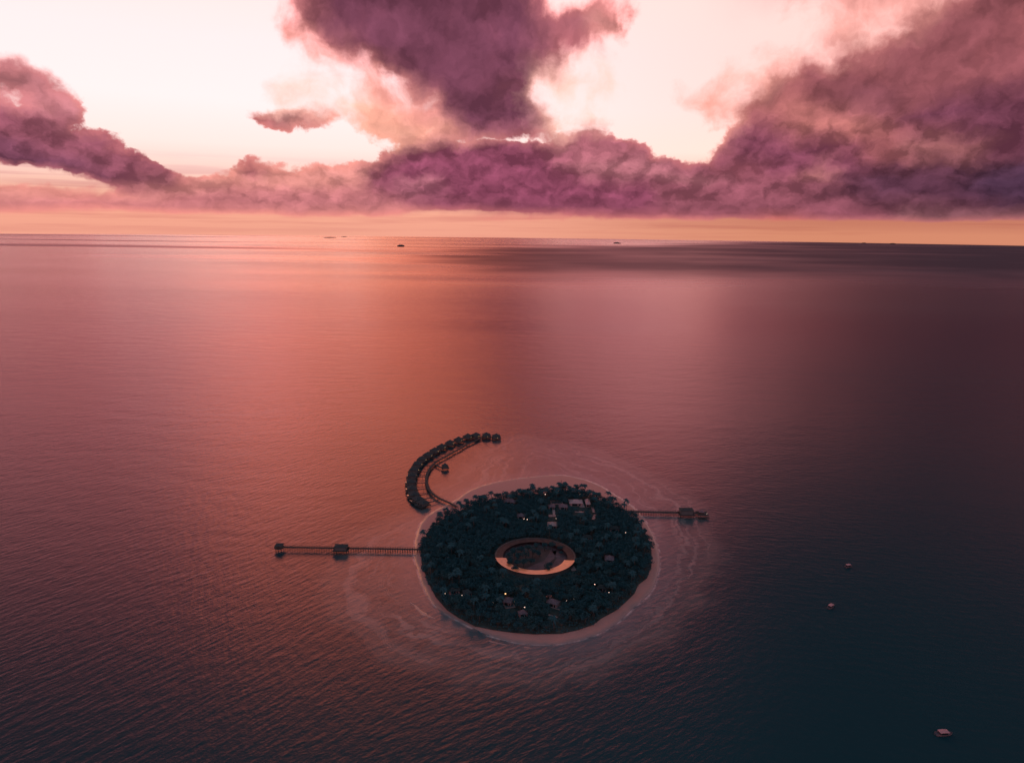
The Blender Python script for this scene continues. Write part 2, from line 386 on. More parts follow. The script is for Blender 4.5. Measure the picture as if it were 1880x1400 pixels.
# ------------------------------------------------------------------ water
def build_water():
    xs = np.arange(-420, 421, 5.); ys = np.arange(230, 1251, 5.)
    X, Y = np.meshgrid(xs, ys)
    ds = -polydist(X, Y, XY(SHORE)); dr = polydist(X, Y, XY(REEF))
    vs = [(float(a), float(b), 0.) for a, b in zip(X.ravel(), Y.ravel())]
    nx, ny = len(xs), len(ys); fs = []
    for j in range(ny-1):
        for i in range(nx-1): fs.append((j*nx+i, j*nx+i+1, (j+1)*nx+i+1, (j+1)*nx+i))
    # ring from the grid's border to the horizon
    border = [j for j in range(nx)]+[j*nx+nx-1 for j in range(1, ny)]+[(ny-1)*nx+i for i in range(nx-2, -1, -1)]+[j*nx for j in range(ny-2, 0, -1)]
    prev = border; cx, cy = 0., 0.
    for rad in (1400, 3000, 7000, 14000, 24000):
        cur = []
        for b in border:
            x, y = vs[b][0], vs[b][1]-600; a = math.atan2(y, x)
            cur.append(len(vs)); vs.append((rad*math.cos(a), rad*math.sin(a)+(600 if rad < 3000 else 0), 0.))
        n = len(border)
        for k in range(n): fs.append((prev[k], cur[k], cur[(k+1) % n], prev[(k+1) % n]))
        prev = cur
    mb = MB(); mb.v = vs; mb.f = fs
    m = bpy.data.materials.new('sea_water'); m.use_nodes = True; t = NT(m.node_tree)
    bs = m.node_tree.nodes['Principled BSDF']
    o = mb.build('water', m, smooth=True); o['kind'] = 'structure'
    for nm, arr, far in (('shore_dist', ds, 900.), ('reef_in', dr, -900.)):
        a = o.data.attributes.new(nm, 'FLOAT', 'POINT')
        vals = np.full(len(vs), far, np.float32); vals[:nx*ny] = arr.ravel(); a.data.foreach_set('value', vals)
    pos = t.n('ShaderNodeTexCoord').outputs['Object']; x, y, z = t.sep(pos)
    sh = t.n('ShaderNodeAttribute', attribute_name='shore_dist').outputs['Fac']
    rf = t.n('ShaderNodeAttribute', attribute_name='reef_in').outputs['Fac']
    # crests swing round from one flank of the island to the other
    def train(deg, across, along, seed, det=3):
        c, s_ = math.cos(R(deg)), math.sin(R(deg))
        a = t.m('ADD', t.m('MULTIPLY', x, c), t.m('MULTIPLY', y, s_))
        b = t.m('SUBTRACT', t.m('MULTIPLY', y, c), t.m('MULTIPLY', x, s_))
        return t.noise(t.xyz(t.m('DIVIDE', a, along), t.m('DIVIDE', b, across), seed), 1., det, .5)
    bend = t.noise(pos, .004, 2, .5)
    xb = t.m('ADD', x, t.m('MULTIPLY', t.m('SUBTRACT', bend, .5), 260.))
    wL = t.mr(xb, -190., 20., 1., 0., 'SMOOTHSTEP'); wR = t.mr(xb, 60., 240., 0., 1., 'SMOOTHSTEP')
    h1 = train(54, 4.2, 15., 0., 5); h2 = train(34, 3.8, 12., 5., 5); h3 = train(-12, 4.0, 15., 9., 5)
    hh = t.mixf(wR, t.mixf(wL, h2, h1), h3)
    cross = train(112, 5., 14., 3., 4); chop = t.noise(pos, .5, 4, .65)
    height = t.m('ADD', hh, t.m('ADD', t.m('MULTIPLY', cross, .5), t.m('MULTIPLY', chop, .30)))
    swell = t.m('ADD', train(28, 13., 38., 13., 4), t.m('MULTIPLY', train(-6, 36., 90., 17., 4), 1.8))
    height = t.m('ADD', height, t.m('MULTIPLY', swell, t.mr(y, 450., 1300., .25, 1.7)))
    calm = t.mr(rf, -10., 60., 1., .6, 'SMOOTHSTEP')
    calm = t.m('MULTIPLY', calm, t.mixf(wR, 1., .5))
    bp_ = t.n('ShaderNodeBump'); bp_.inputs['Distance'].default_value = WAVE
    t.l(calm, bp_.inputs['Strength']); t.l(height, bp_.inputs['Height'])
    # sea floor seen through the shallows
    w_ = t.m('MULTIPLY', t.m('SUBTRACT', t.noise(pos, .02, 5, .6), .5), 46.)
    rfw = t.m('ADD', rf, w_)
    inside = t.mr(rfw, -18., 34., 0., 1., 'SMOOTHSTEP')
    rimz = t.m('MULTIPLY', t.mr(rfw, -6., 5., 0., 1., 'SMOOTHSTEP'), t.mr(rfw, 5., 22., 1., 0., 'SMOOTHSTEP'))
    # streaks of rubble and sand follow the reef edge
    st = t.noise(t.xyz(t.m('MULTIPLY', rfw, .16), t.m('MULTIPLY', sh, .012), t.m('MULTIPLY', x, .012)), 1., 6, .62)
    st2 = t.mr(st, .50, .62, 0., 1., 'SMOOTHSTEP')
    spots = t.mr(t.noise(pos, .09, 5, .65), .48, .66, 0., 1.)
    deep = (.010, .045, .055, 1)
    flat = t.mixc(t.m('MULTIPLY', spots, .7), (.082, .100, .106, 1), (.018, .052, .062, 1))
    flat = t.mixc(t.m('MULTIPLY', st2, .7), flat, (.26, .21, .20, 1))
    flat = t.mixc(t.m('MULTIPLY', rimz, .45), flat, (.26, .19, .17, 1))
    lag = t.mr(sh, 2., 26., 1., 0., 'SMOOTHSTEP')
    flat = t.mixc(t.m('MULTIPLY', lag, .6), flat, (.17, .16, .17, 1))
    c = t.mixc(inside, deep, flat)
    # a teal pool in front of the beach
    tq = G(880, 1172); dd = t.v('LENGTH', t.v('MULTIPLY', t.v('SUBTRACT', pos, tuple(tq)), (.028, .05, 0.)))
    c = t.mixc(t.mr(dd, .1, 1.1, .8, 0., 'SMOOTHSTEP'), c, (.012, .07, .085, 1))
    # foam where it laps the sand
    fo = t.m('MULTIPLY', t.mr(t.m('ADD', sh, t.m('MULTIPLY', w_, .05)), .5, 2.6, 1., 0., 'SMOOTHSTEP'), t.mr(t.noise(pos, .12, 4, .6), .42, .6))
    c = t.mixc(fo, c, (.55, .40, .38, 1))
    # ruffled patches of roughness; far band and streaks with reflection dimmed by position
    wp = t.noise(t.v('MULTIPLY', pos, (.00022, .0011, 1.)), 1., 4, .55)
    side = t.mr(t.m('ADD', t.m('DIVIDE', x, t.m('MAXIMUM', y, 50.)), t.m('MULTIPLY', t.m('SUBTRACT', wp, .5), .5)), -.24, -.02, 0., 1., 'SMOOTHSTEP')
    farb = t.mr(t.m('ADD', y, t.m('MULTIPLY', t.m('SUBTRACT', t.noise(t.v('MULTIPLY', pos, (.00035, .0002, 1.)), 1., 3, .5), .5), 5000.)), 2000., 5600., 0., 1., 'SMOOTHSTEP')
    farb = t.m('MULTIPLY', farb, t.mr(t.noise(t.v('MULTIPLY', pos, (.0003, .0005, 1.)), 1., 4, .6), .35, .55, .8, 1.))
    farb = t.m('MULTIPLY', farb, t.mr(t.m('ADD', t.m('SUBTRACT', y, t.m('MULTIPLY', x, 1.2)), t.m('MULTIPLY', t.m('SUBTRACT', wp, .5), 9000.)), 9500., 12800., 1., .08, 'SMOOTHSTEP'))
    lines = t.mr(t.noise(t.v('MULTIPLY', pos, (.00009, .00075, 1.)), 1., 3, .5), .52, .62, 0., .75)
    dim_band = t.m('MAXIMUM', t.m('MULTIPLY', side, farb), t.m('MULTIPLY', t.mr(y, 5000., 9000., 0., 1.), lines))
    rg = t.m('ADD', t.mr(wp, .35, .65, ROUGH_A, ROUGH_B), t.m('MULTIPLY', dim_band, .12))
    m.node_tree.nodes.remove(bs)
    df = t.n('ShaderNodeBsdfDiffuse'); t.l(c, df.inputs['Color'])
    gl = t.n('ShaderNodeBsdfGlossy', distribution='GGX'); gl.inputs['Color'].default_value = (1., .64, .67, 1)
    t.l(rg, gl.inputs['Roughness']); t.l(bp_.outputs[0], gl.inputs['Normal'])
    fr = t.n('ShaderNodeFresnel'); fr.inputs['IOR'].default_value = 1.333; t.l(bp_.outputs[0], fr.inputs['Normal'])
    t.l(t.mixc(t.m('MULTIPLY', t.mr(fr.outputs[0], .45, .85, 0., 1., 'SMOOTHSTEP'), t.m('SUBTRACT', 1., dim_band)), (1., .64, .68, 1), (1., .90, .84, 1)), gl.inputs['Color'])
    mx = t.n('ShaderNodeMixShader'); t.l(t.m('MINIMUM', t.m('MULTIPLY', fr.outputs[0], t.mr(t.m('DIVIDE', x, t.m('MAXIMUM', y, 50.)), .28, .60, .88, .46, 'SMOOTHSTEP')), t.mixf(dim_band, .88, .17)), mx.inputs[0]); t.l(df.outputs[0], mx.inputs[1]); t.l(gl.outputs[0], mx.inputs[2])  # reflection painted weaker on the right side and in the far band
    t.l(mx.outputs[0], m.node_tree.nodes['Material Output'].inputs[0])
    return o
WAVE = .50; ROUGH_A = .18; ROUGH_B = .26
build_water()

# ------------------------------------------------------------------ island ground
GZ = .56
from mathutils.geometry import tessellate_polygon
def fan(P, zs, name, m, kind='structure', grow=0.):
    mb = MB(); vs = [(p.x, p.y, zs) for p in P]
    tr = tessellate_polygon([[Vector(v) for v in vs]]); mb.add(vs, [t_ for t_ in tr])
    o = mb.build(name, m)
    for p in o.data.polygons:
        if p.normal.z < 0: p.flip()
    if kind: o['kind'] = kind
    return o
def smooth_loop(P, k=4):
    out = []; n = len(P)
    for i in range(n):
        a, b, c, d = P[i-1], P[i], P[(i+1) % n], P[(i+2) % n]
        for j in range(k):
            s = j/k; out.append(.5*((2*b)+(c-a)*s+(2*a-5*b+4*c-d)*s*s+(3*b-a-3*c+d)*s**3))
    return out
def sand_mesh():
    P = smooth_loop(SHORE); n = len(P); ctr = sum(P, Vector())/n
    mb = MB(); prof = [(-4., -.5), (0., .02), (2.5, .12), (7, .27), (14, .42), (30, .5)]
    rings = []
    for d, z in prof:
        g = []
        for i, p in enumerate(P):
            t_ = (P[(i+1) % n]-P[i-1]).normalized(); nrm = Vector((-t_.y, t_.x, 0))
            if nrm.dot(ctr-p) < 0: nrm = -nrm
            q = p+nrm*(d+(rnd.uniform(-.4, .4) if d > 0 else 0)); g.append((q.x, q.y, z))
        rings.append(g)
    vs = [q for g in rings for q in g]+[(ctr.x, ctr.y, GZ-.03)]; fs = []
    for r_ in range(len(rings)-1):
        for i in range(n): fs.append((r_*n+i, r_*n+(i+1) % n, (r_+1)*n+(i+1) % n, (r_+1)*n+i))
    b = (len(rings)-1)*n
    for i in range(n): fs.append((b+i, b+(i+1) % n, len(vs)-1))
    mb.add(vs, fs)
    m = bpy.data.materials.new('beach_sand'); m.use_nodes = True; t = NT(m.node_tree); bs = m.node_tree.nodes['Principled BSDF']
    pos = t.n('ShaderNodeTexCoord').outputs['Object']; x, y, z = t.sep(pos)
    wet = t.mr(t.m('ADD', z, t.m('MULTIPLY', t.noise(pos, .15, 3, .5), .12)), .07, .26, 1., 0., 'SMOOTHSTEP')
    nz = t.noise(pos, .3, 6, .65)
    dry = t.mixc(nz, (.66, .27, .22, 1), (.52, .21, .18, 1))
    t.l(t.mixc(wet, dry, (.30, .19, .18, 1)), bs.inputs['Base Color']); t.l(t.mixf(wet, .9, .22), bs.inputs['Roughness'])
    b_ = t.n('ShaderNodeBump'); b_.inputs['Distance'].default_value = .25; b_.inputs['Strength'].default_value = .6; t.l(nz, b_.inputs['Height']); t.l(b_.outputs[0], bs.inputs['Normal'])
    o = mb.build('beach', m, smooth=True); o['kind'] = 'structure'
    for p in o.data.polygons:
        if p.normal.z < 0: p.flip()
sand_mesh()
g_ = fan(GROVE, GZ+.02, 'ground', M['soil'])

def sandbar(pts, w):
    P = smooth_loop([G(x, y, 0) for x, y in pts], 4)[:-8]; mb = MB(); vs = []; fs = []; n = len(P)
    for i, p in enumerate(P):
        d = (P[min(i+1, n-1)]-P[max(i-1, 0)]).normalized(); q = Vector((-d.y, d.x, 0))*w*math.sin(math.pi*(i+.4)/(n+.4))*rnd.uniform(.6, 1.3)
        vs += [(p.x-q.x, p.y-q.y, -.05), (p.x-q.x*.3, p.y-q.y*.3, .09), (p.x+q.x*.3, p.y+q.y*.3, .09), (p.x+q.x, p.y+q.y, -.05)]
    for i in range(n-1):
        for k in range(3): fs.append((i*4+k, i*4+4+k, i*4+5+k, i*4+k+1))
    o = mb.add(vs, fs).build('sandbar', bpy.data.materials['beach_sand']); o['kind'] = 'structure'
    for p in o.data.polygons:
        if p.normal.z < 0: p.flip()
sandbar([(755,1106),(763,1112),(770,1120),(778,1126),(785,1130),(793,1133),(803,1136),(815,1137)], 2.0)
sandbar([(898,1176),(915,1180),(935,1184),(950,1186)], 1.1)
sandbar([(962,1187),(980,1189),(1000,1189)], .9)

# ------------------------------------------------------------------ ring building with its court
RC = (G(910, 1020, 4)+G(1055, 1020, 4))/2; RC.z = GZ
RO = (G(1055, 1020, 4)-G(910, 1020, 4)).length/2+.5
near = G(982, 1056, 4); far = G(982, 988, 4); RC.y = (near.y+far.y)/2; RO_Y = (far.y-near.y)/2
def ring_building():
    t = thing('ring_building', RC, 0, 'ring shaped pavilion with two toned roof around the garden court', 'pavilion')
    n = 96; wdt = 7.6
    def sec(prof, a0=0., a1=2*math.pi, closed=True):
        mb = MB(); k = len(prof); N = n if closed else int(n*(a1-a0)/(2*math.pi))
        vs = []
        for i in range(N if closed else N+1):
            a = a0+(a1-a0)*i/N
            for q, z in prof: vs.append(((RO-q)*math.cos(a), (RO_Y-q)*math.sin(a), z))
        fs = []; cnt = N
        for i in range(cnt):
            j = (i+1) % N if closed else i+1
            for s_ in range(k): fs.append((i*k+s_, j*k+s_, j*k+(s_+1) % k, i*k+(s_+1) % k))
        return mb.add(vs, fs)
    pr_ = [(0, 4.25), (wdt-1., 3.42), (wdt-1., 3.12), (0, 3.95)]
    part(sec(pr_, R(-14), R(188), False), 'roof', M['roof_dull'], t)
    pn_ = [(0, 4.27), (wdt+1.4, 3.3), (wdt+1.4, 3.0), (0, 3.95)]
    part(sec(pn_, R(189), R(345), False), 'roof', M['roof_orange'], t, label='bright orange near section of the ring roof')  # near section in a brighter orange than the rest of the roof
    part(sec([(-.35, 3.7), (-.35, 4.45), (-.02, 4.45), (-.02, 3.7)]), 'parapet', M['timber'], t)
    part(sec([(.5, 0), (.5, 4.2), (.9, 4.15), (.9, 0)]), 'wall', M['wall'], t)
    part(sec([(0.95, -.02), (.95, .12), (wdt+1, .12), (wdt+1, -.02)]), 'floor', M['pave'], t)
    for k in range(24):
        a = 2*math.pi*k/24
        x, y = (RO-wdt+.4)*math.cos(a), (RO_Y-wdt+.4)*math.sin(a)
        part(MB().tube([(x, y, 0), (x, y, 3.1)], .18), 'column', M['timber'], t)
ring_building()
def court():
    # mauve paved terraces and lawn in the court
    mb = MB(); n = 48
    mb.add([(RC.x+(RO-9.8)*math.cos(2*math.pi*i/n), RC.y+(RO_Y-9.8)*math.sin(2*math.pi*i/n), GZ+.06) for i in range(n)], [tuple(range(n))])
    mb.build('lawn', M['lawn'])['kind'] = 'structure'
    A = [(965,1043),(985,1034),(1000,1028),(1010,1012),(1022,1010),(1018,1024),(1000,1040),(999,1046),(985,1048)]
    Bp = [(1008,1010),(1020,1004),(1036,1008),(1048,1022),(1040,1038),(1024,1046),(1012,1040),(1022,1024),(1016,1014)]
    for P in (A, Bp):
        mb = MB(); g = [G(x, y, GZ+.1) for x, y in P]
        tr = tessellate_polygon([g]); mb.add([(p.x, p.y, GZ+.1) for p in g], tr)
        o = mb.build('paving', M['pave']); o['kind'] = 'structure'
        for p in o.data.polygons:
            if p.normal.z < 0: p.flip()
court()

# ------------------------------------------------------------------ trees
def leaf_cloud(mb, c, rx, rz, n, size, rr):
    for _ in range(n):
        while True:
            p = Vector((rr.uniform(-1, 1), rr.uniform(-1, 1), rr.uniform(-1, 1)))
            if .2 < p.length < 1: break
        p = p.normalized()*(p.length**.4)
        q = Vector((c[0]+p.x*rx, c[1]+p.y*rx, c[2]+p.z*rz))
        a = Vector((rr.gauss(0, 1), rr.gauss(0, 1), rr.gauss(0, .6))).normalized()
        b = a.cross(Vector((rr.gauss(0, 1), rr.gauss(0, 1), rr.gauss(0, 1)))).normalized()
        s = size*rr.uniform(.6, 1.3)
        mb.add([q-a*s-b*s*.1, q-b*s*.55, q+a*s, q+b*s*.6], [(0, 1, 2, 3)])
def crown_mb(rr, h=9., r=4.2, dens=1.):
    mb = MB(); k = rr.randint(6, 9)
    for i in range(k):
        a = rr.uniform(0, 6.28); d = rr.uniform(.15, .75)*r
        rad = r*rr.uniform(.34, .56)
        leaf_cloud(mb, (d*math.cos(a), d*math.sin(a), h-r*.62-d*.35+rr.uniform(-.5, .9)), rad, rad*.72, int(72*dens), .46, rr)
    return mb
def trunk_mb(rr, h=9., r=4.2):
    mb = MB(); lean = Vector((rr.uniform(-.5, .5), rr.uniform(-.5, .5), 0))
    mb.tube([(0, 0, -.3), lean*.4+Vector((0, 0, h*.3)), lean+Vector((0, 0, h*.62))], [.34, .26, .14], 6)
    for i in range(4):
        a = i*1.57+rr.uniform(-.4, .4); s = lean*.4+Vector((0, 0, h*.3))
        mb.tube([s, s+Vector((math.cos(a)*r*.3, math.sin(a)*r*.3, h*.2)), s+Vector((math.cos(a)*r*.62, math.sin(a)*r*.62, h*.38))], [.16, .11, .05], 5)
    return mb
def palm_meshes(rr, h):
    tr = MB(); lean = rr.uniform(.4, 1.9); a = rr.uniform(0, 6.28); dx_, dy_ = math.cos(a)*lean, math.sin(a)*lean
    tr.tube([(0, 0, -.3), (dx_*.15, dy_*.15, h*.3), (dx_*.5, dy_*.5, h*.65), (dx_, dy_, h)], [.3, .22, .18, .15], 6)
    cr = MB(); top = Vector((dx_, dy_, h))
    nf = 15
    for i in range(nf):
        b = i*2.39996+rr.uniform(-.2, .2); el_ = rr.uniform(-.1, 1.0); L = rr.uniform(3.0, 3.9)
        hd = Vector((math.cos(b), math.sin(b), 0)); pts = []
        for k in range(7):
            s = k/6; pts.append(top+hd*(L*s*math.cos(el_*.6))+Vector((0, 0, L*(math.sin(el_)*s-.62*s*s*(1.1+.3*rr.random())))))
        side = Vector((-hd.y, hd.x, 0))
        for k in range(6):
            p, q = pts[k], pts[k+1]; w = .95*math.sin(math.pi*min(1, .2+.75*(k+.5)/6))
            for sg in (-1, 1):
                d = side*sg*w+(q-p)*.55+Vector((0, 0, -.45*w))
                m_ = (p+q)/2
                cr.add([p, m_, m_+d*.95, p+d*.75], [(0, 1, 2, 3)]); cr.add([m_, q, q+d*.85, m_+d*.98], [(0, 1, 2, 3)])
        cr.tube(pts, [.07, .06, .06, .05, .04, .03, .02], 3, cap=False)
    return tr, cr
def tree_proto(name, trunk, crown, cm, label, cat, group):
    t = thing(name, (0, 0, -50), 0, label, cat, group)
    part(trunk, 'trunk', M['bark'], t, True); part(crown, 'crown', cm, t)
    return t
GROUP_T = 'leafy trees of the island grove'; LAB_T = 'dark leafy tree packed into the dense grove covering the island'
TREES = []
for i in range(7):
    rr = random.Random(100+i); h = 8.2+.4*i; r = 3.7+.22*(i*3 % 5)
    TREES.append([tree_proto('broadleaf_tree', trunk_mb(rr, h, r), crown_mb(rr, h, r), M['leaf'] if i % 3 else M['leaf2'], LAB_T, 'tree', GROUP_T), h, r, False])
PALMS = []
for i in range(6):
    rr = random.Random(300+i); h = 10.4+.45*i
    tr, cr = palm_meshes(rr, h)
    PALMS.append([tree_proto('coconut_palm', tr, cr, M['palm'], '-', 'palm tree', '-'), h, False])
def place(proto, loc, rz, sc, label, group):
    o = proto[0] if not proto[-1] else reg_copy(proto[0])
    proto[-1] = True; o.location = loc; o.rotation_euler = (0, 0, rz); o.scale = (sc, sc, sc*rnd.uniform(.92, 1.1))
    o['label'] = label; o['group'] = group
    return o
# sight gaps: pixel boxes of the roofs and terraces one sees between the crowns
GAPS = [(1012,918,1032,925),(1006,923,1018,931),(1026,922,1040,930),(1048,913,1068,925),(1064,922,1072,930),(1074,910,1084,930),(1014,934,1020,948),(1007,943,1015,948),(1007,955,1020,964),(1087,930,1091,939),(1088,943,1094,951),(1057,937,1071,940),(999,903,1003,910),
 (924,914,946,920),(951,939,962,946),(961,951,970,954),(927,1093,939,1103),(928,1107,943,1115),(1008,1097,1026,1106),(1012,1108,1029,1118),(1004,1091,1011,1096),(953,1118,967,1125),(1098,1073,1112,1078),(1113,1015,1127,1026),(826,1076,842,1082),(852,1079,864,1087),(1121,965,1136,969),(1071,981,1085,985),(1046,1034,1055,1048),(1009,1127,1021,1132)]
GL = polydist
def crown_ok(x, y, h, r):
    px, py, w = proj((x, y, GZ+h-r*.5)); rp = r*.72*FPX/w
    for a, b, c, d in GAPS:
        if a-rp < px < c+rp and b-rp*.85 < py < d+rp*.85: return False
    return True
def in_ring(x, y, grow): return ((x-RC.x)/(RO+grow))**2+((y-RC.y)/(RO_Y+grow))**2 < 1
spots = []
gx = [p.x for p in GROVE]; gy = [p.y for p in GROVE]
NC = 60000; rs_ = np.random.RandomState(3)
CX = rs_.uniform(min(gx), max(gx), NC); CY = rs_.uniform(min(gy), max(gy), NC); CD = polydist(CX, CY, XY(GROVE))
cell = {}; edge_d = {}
for x, y, dd_ in zip(CX.tolist(), CY.tolist(), CD.tolist()):
    an_ = math.atan2(y-RC.y, x-RC.x)
    if dd_ < 1.2+3.2*max(0, math.sin(an_*9+1.)+.7*math.sin(an_*23+.5)+.5*math.sin(an_*41)-.1): continue
    ok = True; ci, cj = int(x//5), int(y//5)
    for a in (-1, 0, 1):
        for b in (-1, 0, 1):
            for q in cell.get((ci+a, cj+b), []):
                if (q[0]-x)**2+(q[1]-y)**2 < 4.9**2: ok = False
    if not ok or in_ring(x, y, 4.5): continue
    if in_ring(x, y+17, 2.) and y < RC.y: continue
    if not crown_ok(x, y, 10, 4.4): continue
    cell.setdefault((ci, cj), []).append((x, y)); spots.append((x, y)); edge_d[(x, y)] = dd_
spots.sort(key=lambda p: p[1])
print('tree spots', len(spots))
order = sorted(spots, key=lambda p: p[1]-(60 if edge_d[p] < 8 else 0))
palm_i = 0; stuff = []; nt_ = 0
def region(p):
    dx_, dy_ = p[0]-RC.x, p[1]-RC.y
    if abs(dy_)*.6 > abs(dx_): w = 'front' if dy_ < 0 else 'far'
    else: w = 'left' if dx_ < 0 else 'right'
    return w, edge_d[p] < 12
EDGE = {'front': 'along the front beach', 'far': 'along the far beach', 'left': 'along the left shore', 'right': 'along the right shore'}
INNER = {'front': 'between the ring and the front beach', 'far': 'beyond the ring towards the far beach', 'left': 'between the ring and the left pier', 'right': 'between the ring and the right shore'}
def where(p):
    w, e = region(p); return (EDGE if e else INNER)[w]
for i, p in enumerate(order):
    if i % 11 == 3:
        pr = PALMS[palm_i % 6]; palm_i += 1
        place(pr, (p[0], p[1], GZ), rnd.uniform(0, 6.28), rnd.uniform(.92, 1.08), 'coconut palm among dark crowns '+where(p), 'palms '+where(p))
    elif nt_ < 300:
        place(TREES[i % 7], (p[0], p[1], GZ), rnd.uniform(0, 6.28), rnd.uniform(.85, 1.12)*(.7 if edge_d[p] < 16 and p[1] > RC.y+40 else 1.), 'dark leafy tree in the packed grove '+where(p), 'leafy trees '+where(p)); nt_ += 1
    else: stuff.append(p)
# undergrowth and the crowns beyond the first 300 read as one mass
def under():
    mb = MB(); rr = random.Random(5)
    for x, y, dd_ in zip(CX[-5200:].tolist(), CY[-5200:].tolist(), CD[-5200:].tolist()):
        if in_ring(x, y, 1.) or not crown_ok(x, y, 3.5, 1.2): continue
        if dd_ < -.5: continue
        leaf_cloud(mb, (x, y, 2.6), rr.uniform(1.2, 2.2), 1.4, 10, .7, rr)
    o = mb.build('shrubs', M['leaf']); tag(o, 'dark shrubs and undergrowth filling the grove below the tree crowns', 'shrubs', None, 'stuff')
    if stuff:
        mb = MB(); bases = [crown_mb(random.Random(50+i), 8.6+.4*i, 4.2, .7) for i in range(4)]
        for i, p in enumerate(stuff):
            b = bases[i % 4]; a = rr.uniform(0, 6.28); c, s = math.cos(a), math.sin(a)
            mb.add([(p[0]+v[0]*c-v[1]*s, p[1]+v[0]*s+v[1]*c, GZ+v[2]) for v in b.v], b.f)
            mb.tube([(p[0], p[1], 1.), (p[0], p[1], 6.5)], [.3, .15], 5)
        tag(mb.build('grove', M['leaf']), 'farther crowns of the island grove merging into one dark mass', 'grove', None, 'stuff')
under()
# palms one can tell apart along the beach
PX = [(776,976,'left'),(809,941,'left'),(817,931,'left'),(842,923,'left'),(855,916,'left'),
      (874,907,'far'),(883,908,'far'),(889,907,'far'),(925,903,'far'),(935,909,'far'),(954,898,'far'),(964,897,'far'),(979,890,'far'),(994,899,'far'),(1003,897,'far'),(1013,890,'far'),(1020,893,'far'),(1027,884,'far'),(1033,888,'far'),(1038,885,'far'),(1046,890,'far'),(1052,896,'far'),(1057,889,'far'),(1062,897,'far'),(1069,890,'far'),(1075,887,'far'),(1083,899,'far'),(1091,902,'far'),(1101,903,'far'),
      (1116,902,'right'),(1124,912,'right'),(1145,922,'right'),(1151,917,'right')]
ORD = ['first','second','third','fourth','fifth','sixth','seventh','eighth','ninth','tenth','eleventh','twelfth','thirteenth','fourteenth','fifteenth','sixteenth','seventeenth','eighteenth','nineteenth','twentieth','twenty-first','twenty-second','twenty-third','twenty-fourth']
cnt = {}
WHERE = {'left': 'coconut palm at the left shore by the walkway, {} from the left',
         'far': 'coconut palm silhouetted over the far beach, {} from the left',
         'right': 'coconut palm at the right shore near the short pier, {} from the left'}
for k, (px, py, wh) in enumerate(PX):
    pr = PALMS[(k*5) % 6]; h = pr[1]
    b = G(px, py+1.5, GZ+h)
    i = cnt.get(wh, 0); cnt[wh] = i+1
    place(pr, (b.x, b.y, GZ-.1), rnd.uniform(0, 6.28), rnd.uniform(.95, 1.05), WHERE[wh].format(ORD[i]), 'palms silhouetted along the beach')
# trees in the ring's court
for k, (px, py, s) in enumerate([(935,1012,1.),(945,1005,1.),(957,1002,1.05),(970,1000,1.),(985,998,1.),(1000,997,1.),(1015,997,.95),(1030,1000,.9),(940,1022,1.),(952,1015,1.1),(965,1012,1.1),(978,1010,1.),(950,1030,1.),(962,1026,1.05),(975,1022,1.),(990,1008,.95),(945,1037,.9),(1004,1034,.85),(1012,1032,.85),(1006,1042,.62),(937,1030,.8),(1030,1010,.55),(1040,1013,.45)]):
    b = G(px, py, GZ+7*s)
    place(TREES[k % 7], (b.x, b.y, GZ), rnd.uniform(0, 6.28), s*.85, 'dark leafy tree inside the court of the ring shaped pavilion', 'trees in the ring court')

# ------------------------------------------------------------------ villas over the water
def water_villa():
    t = thing('water_villa', (0, 0, 0), 0, '-', 'villa', 'villas on stilts along the curved walkway')
    part(MB().box(-6, 6, -6.5, 6, 2.2, 2.5), 'deck', M['timber'], t)
    w = MB().box(-4.4, 4.4, -4.6, 3.4, 2.5, 5.2)
    wo = part(w, 'wall', M['wall'], t)
    part(MB().hip(-5.4, 5.4, -5.6, 4.4, 5.2, 8.6, .5, .3, .12), 'roof', M['thatch'], t)
    for x in (-2.2, 2.2): part(MB().box(x-1.3, x+1.3, 3.4, 3.46, 2.7, 4.8), 'window', M['glass'], t)
    part(MB().box(-.6, .6, -4.66, -4.6, 2.5, 4.6), 'door', M['timber'], t)
    part(MB().box(2.2, 5.6, 3.8, 5.7, 2.51, 2.62), 'plunge_pool', M['pool'], t)
    for x in (-5.2, 0, 5.2):
        for y in (-5.6, 0, 5.2): part(MB().tube([(x, y, -1.5), (x, y, 2.2)], .2), 'pile', M['timber'], t)
    part(MB().ball((1.1, -5.2, 3.6), .22), 'lamp', M['lamp_warm'], t)
    return t
WALK = [(838,930),(826,923),(812,917),(798,909),(788,899),(784,888),(783,877),(786,866),(793,855),(803,846),(816,839),(830,831),(845,823),(858,815),(872,809),(884,804),(900,801)]
wp_ = [G(x, y, 2.4) for x, y in WALK]
def catmull(P, k=6):
    out = []
    for i in range(len(P)-1):
        a, b, c, d = P[max(i-1, 0)], P[i], P[i+1], P[min(i+2, len(P)-1)]
        for j in range(k):
            s = j/k; out.append(.5*((2*b)+(c-a)*s+(2*a-5*b+4*c-d)*s*s+(3*b-a-3*c+d)*s**3))
    return out+[P[-1]]
def resample(P, step):
    out = [P[0]]; acc = 0.
    for a, b in zip(P, P[1:]):
        L = (b-a).length
        while acc+L >= step:
            a = a+(b-a)*((step-acc)/L); L = (b-a).length; out.append(a.copy()); acc = 0.
        acc += L
    return out
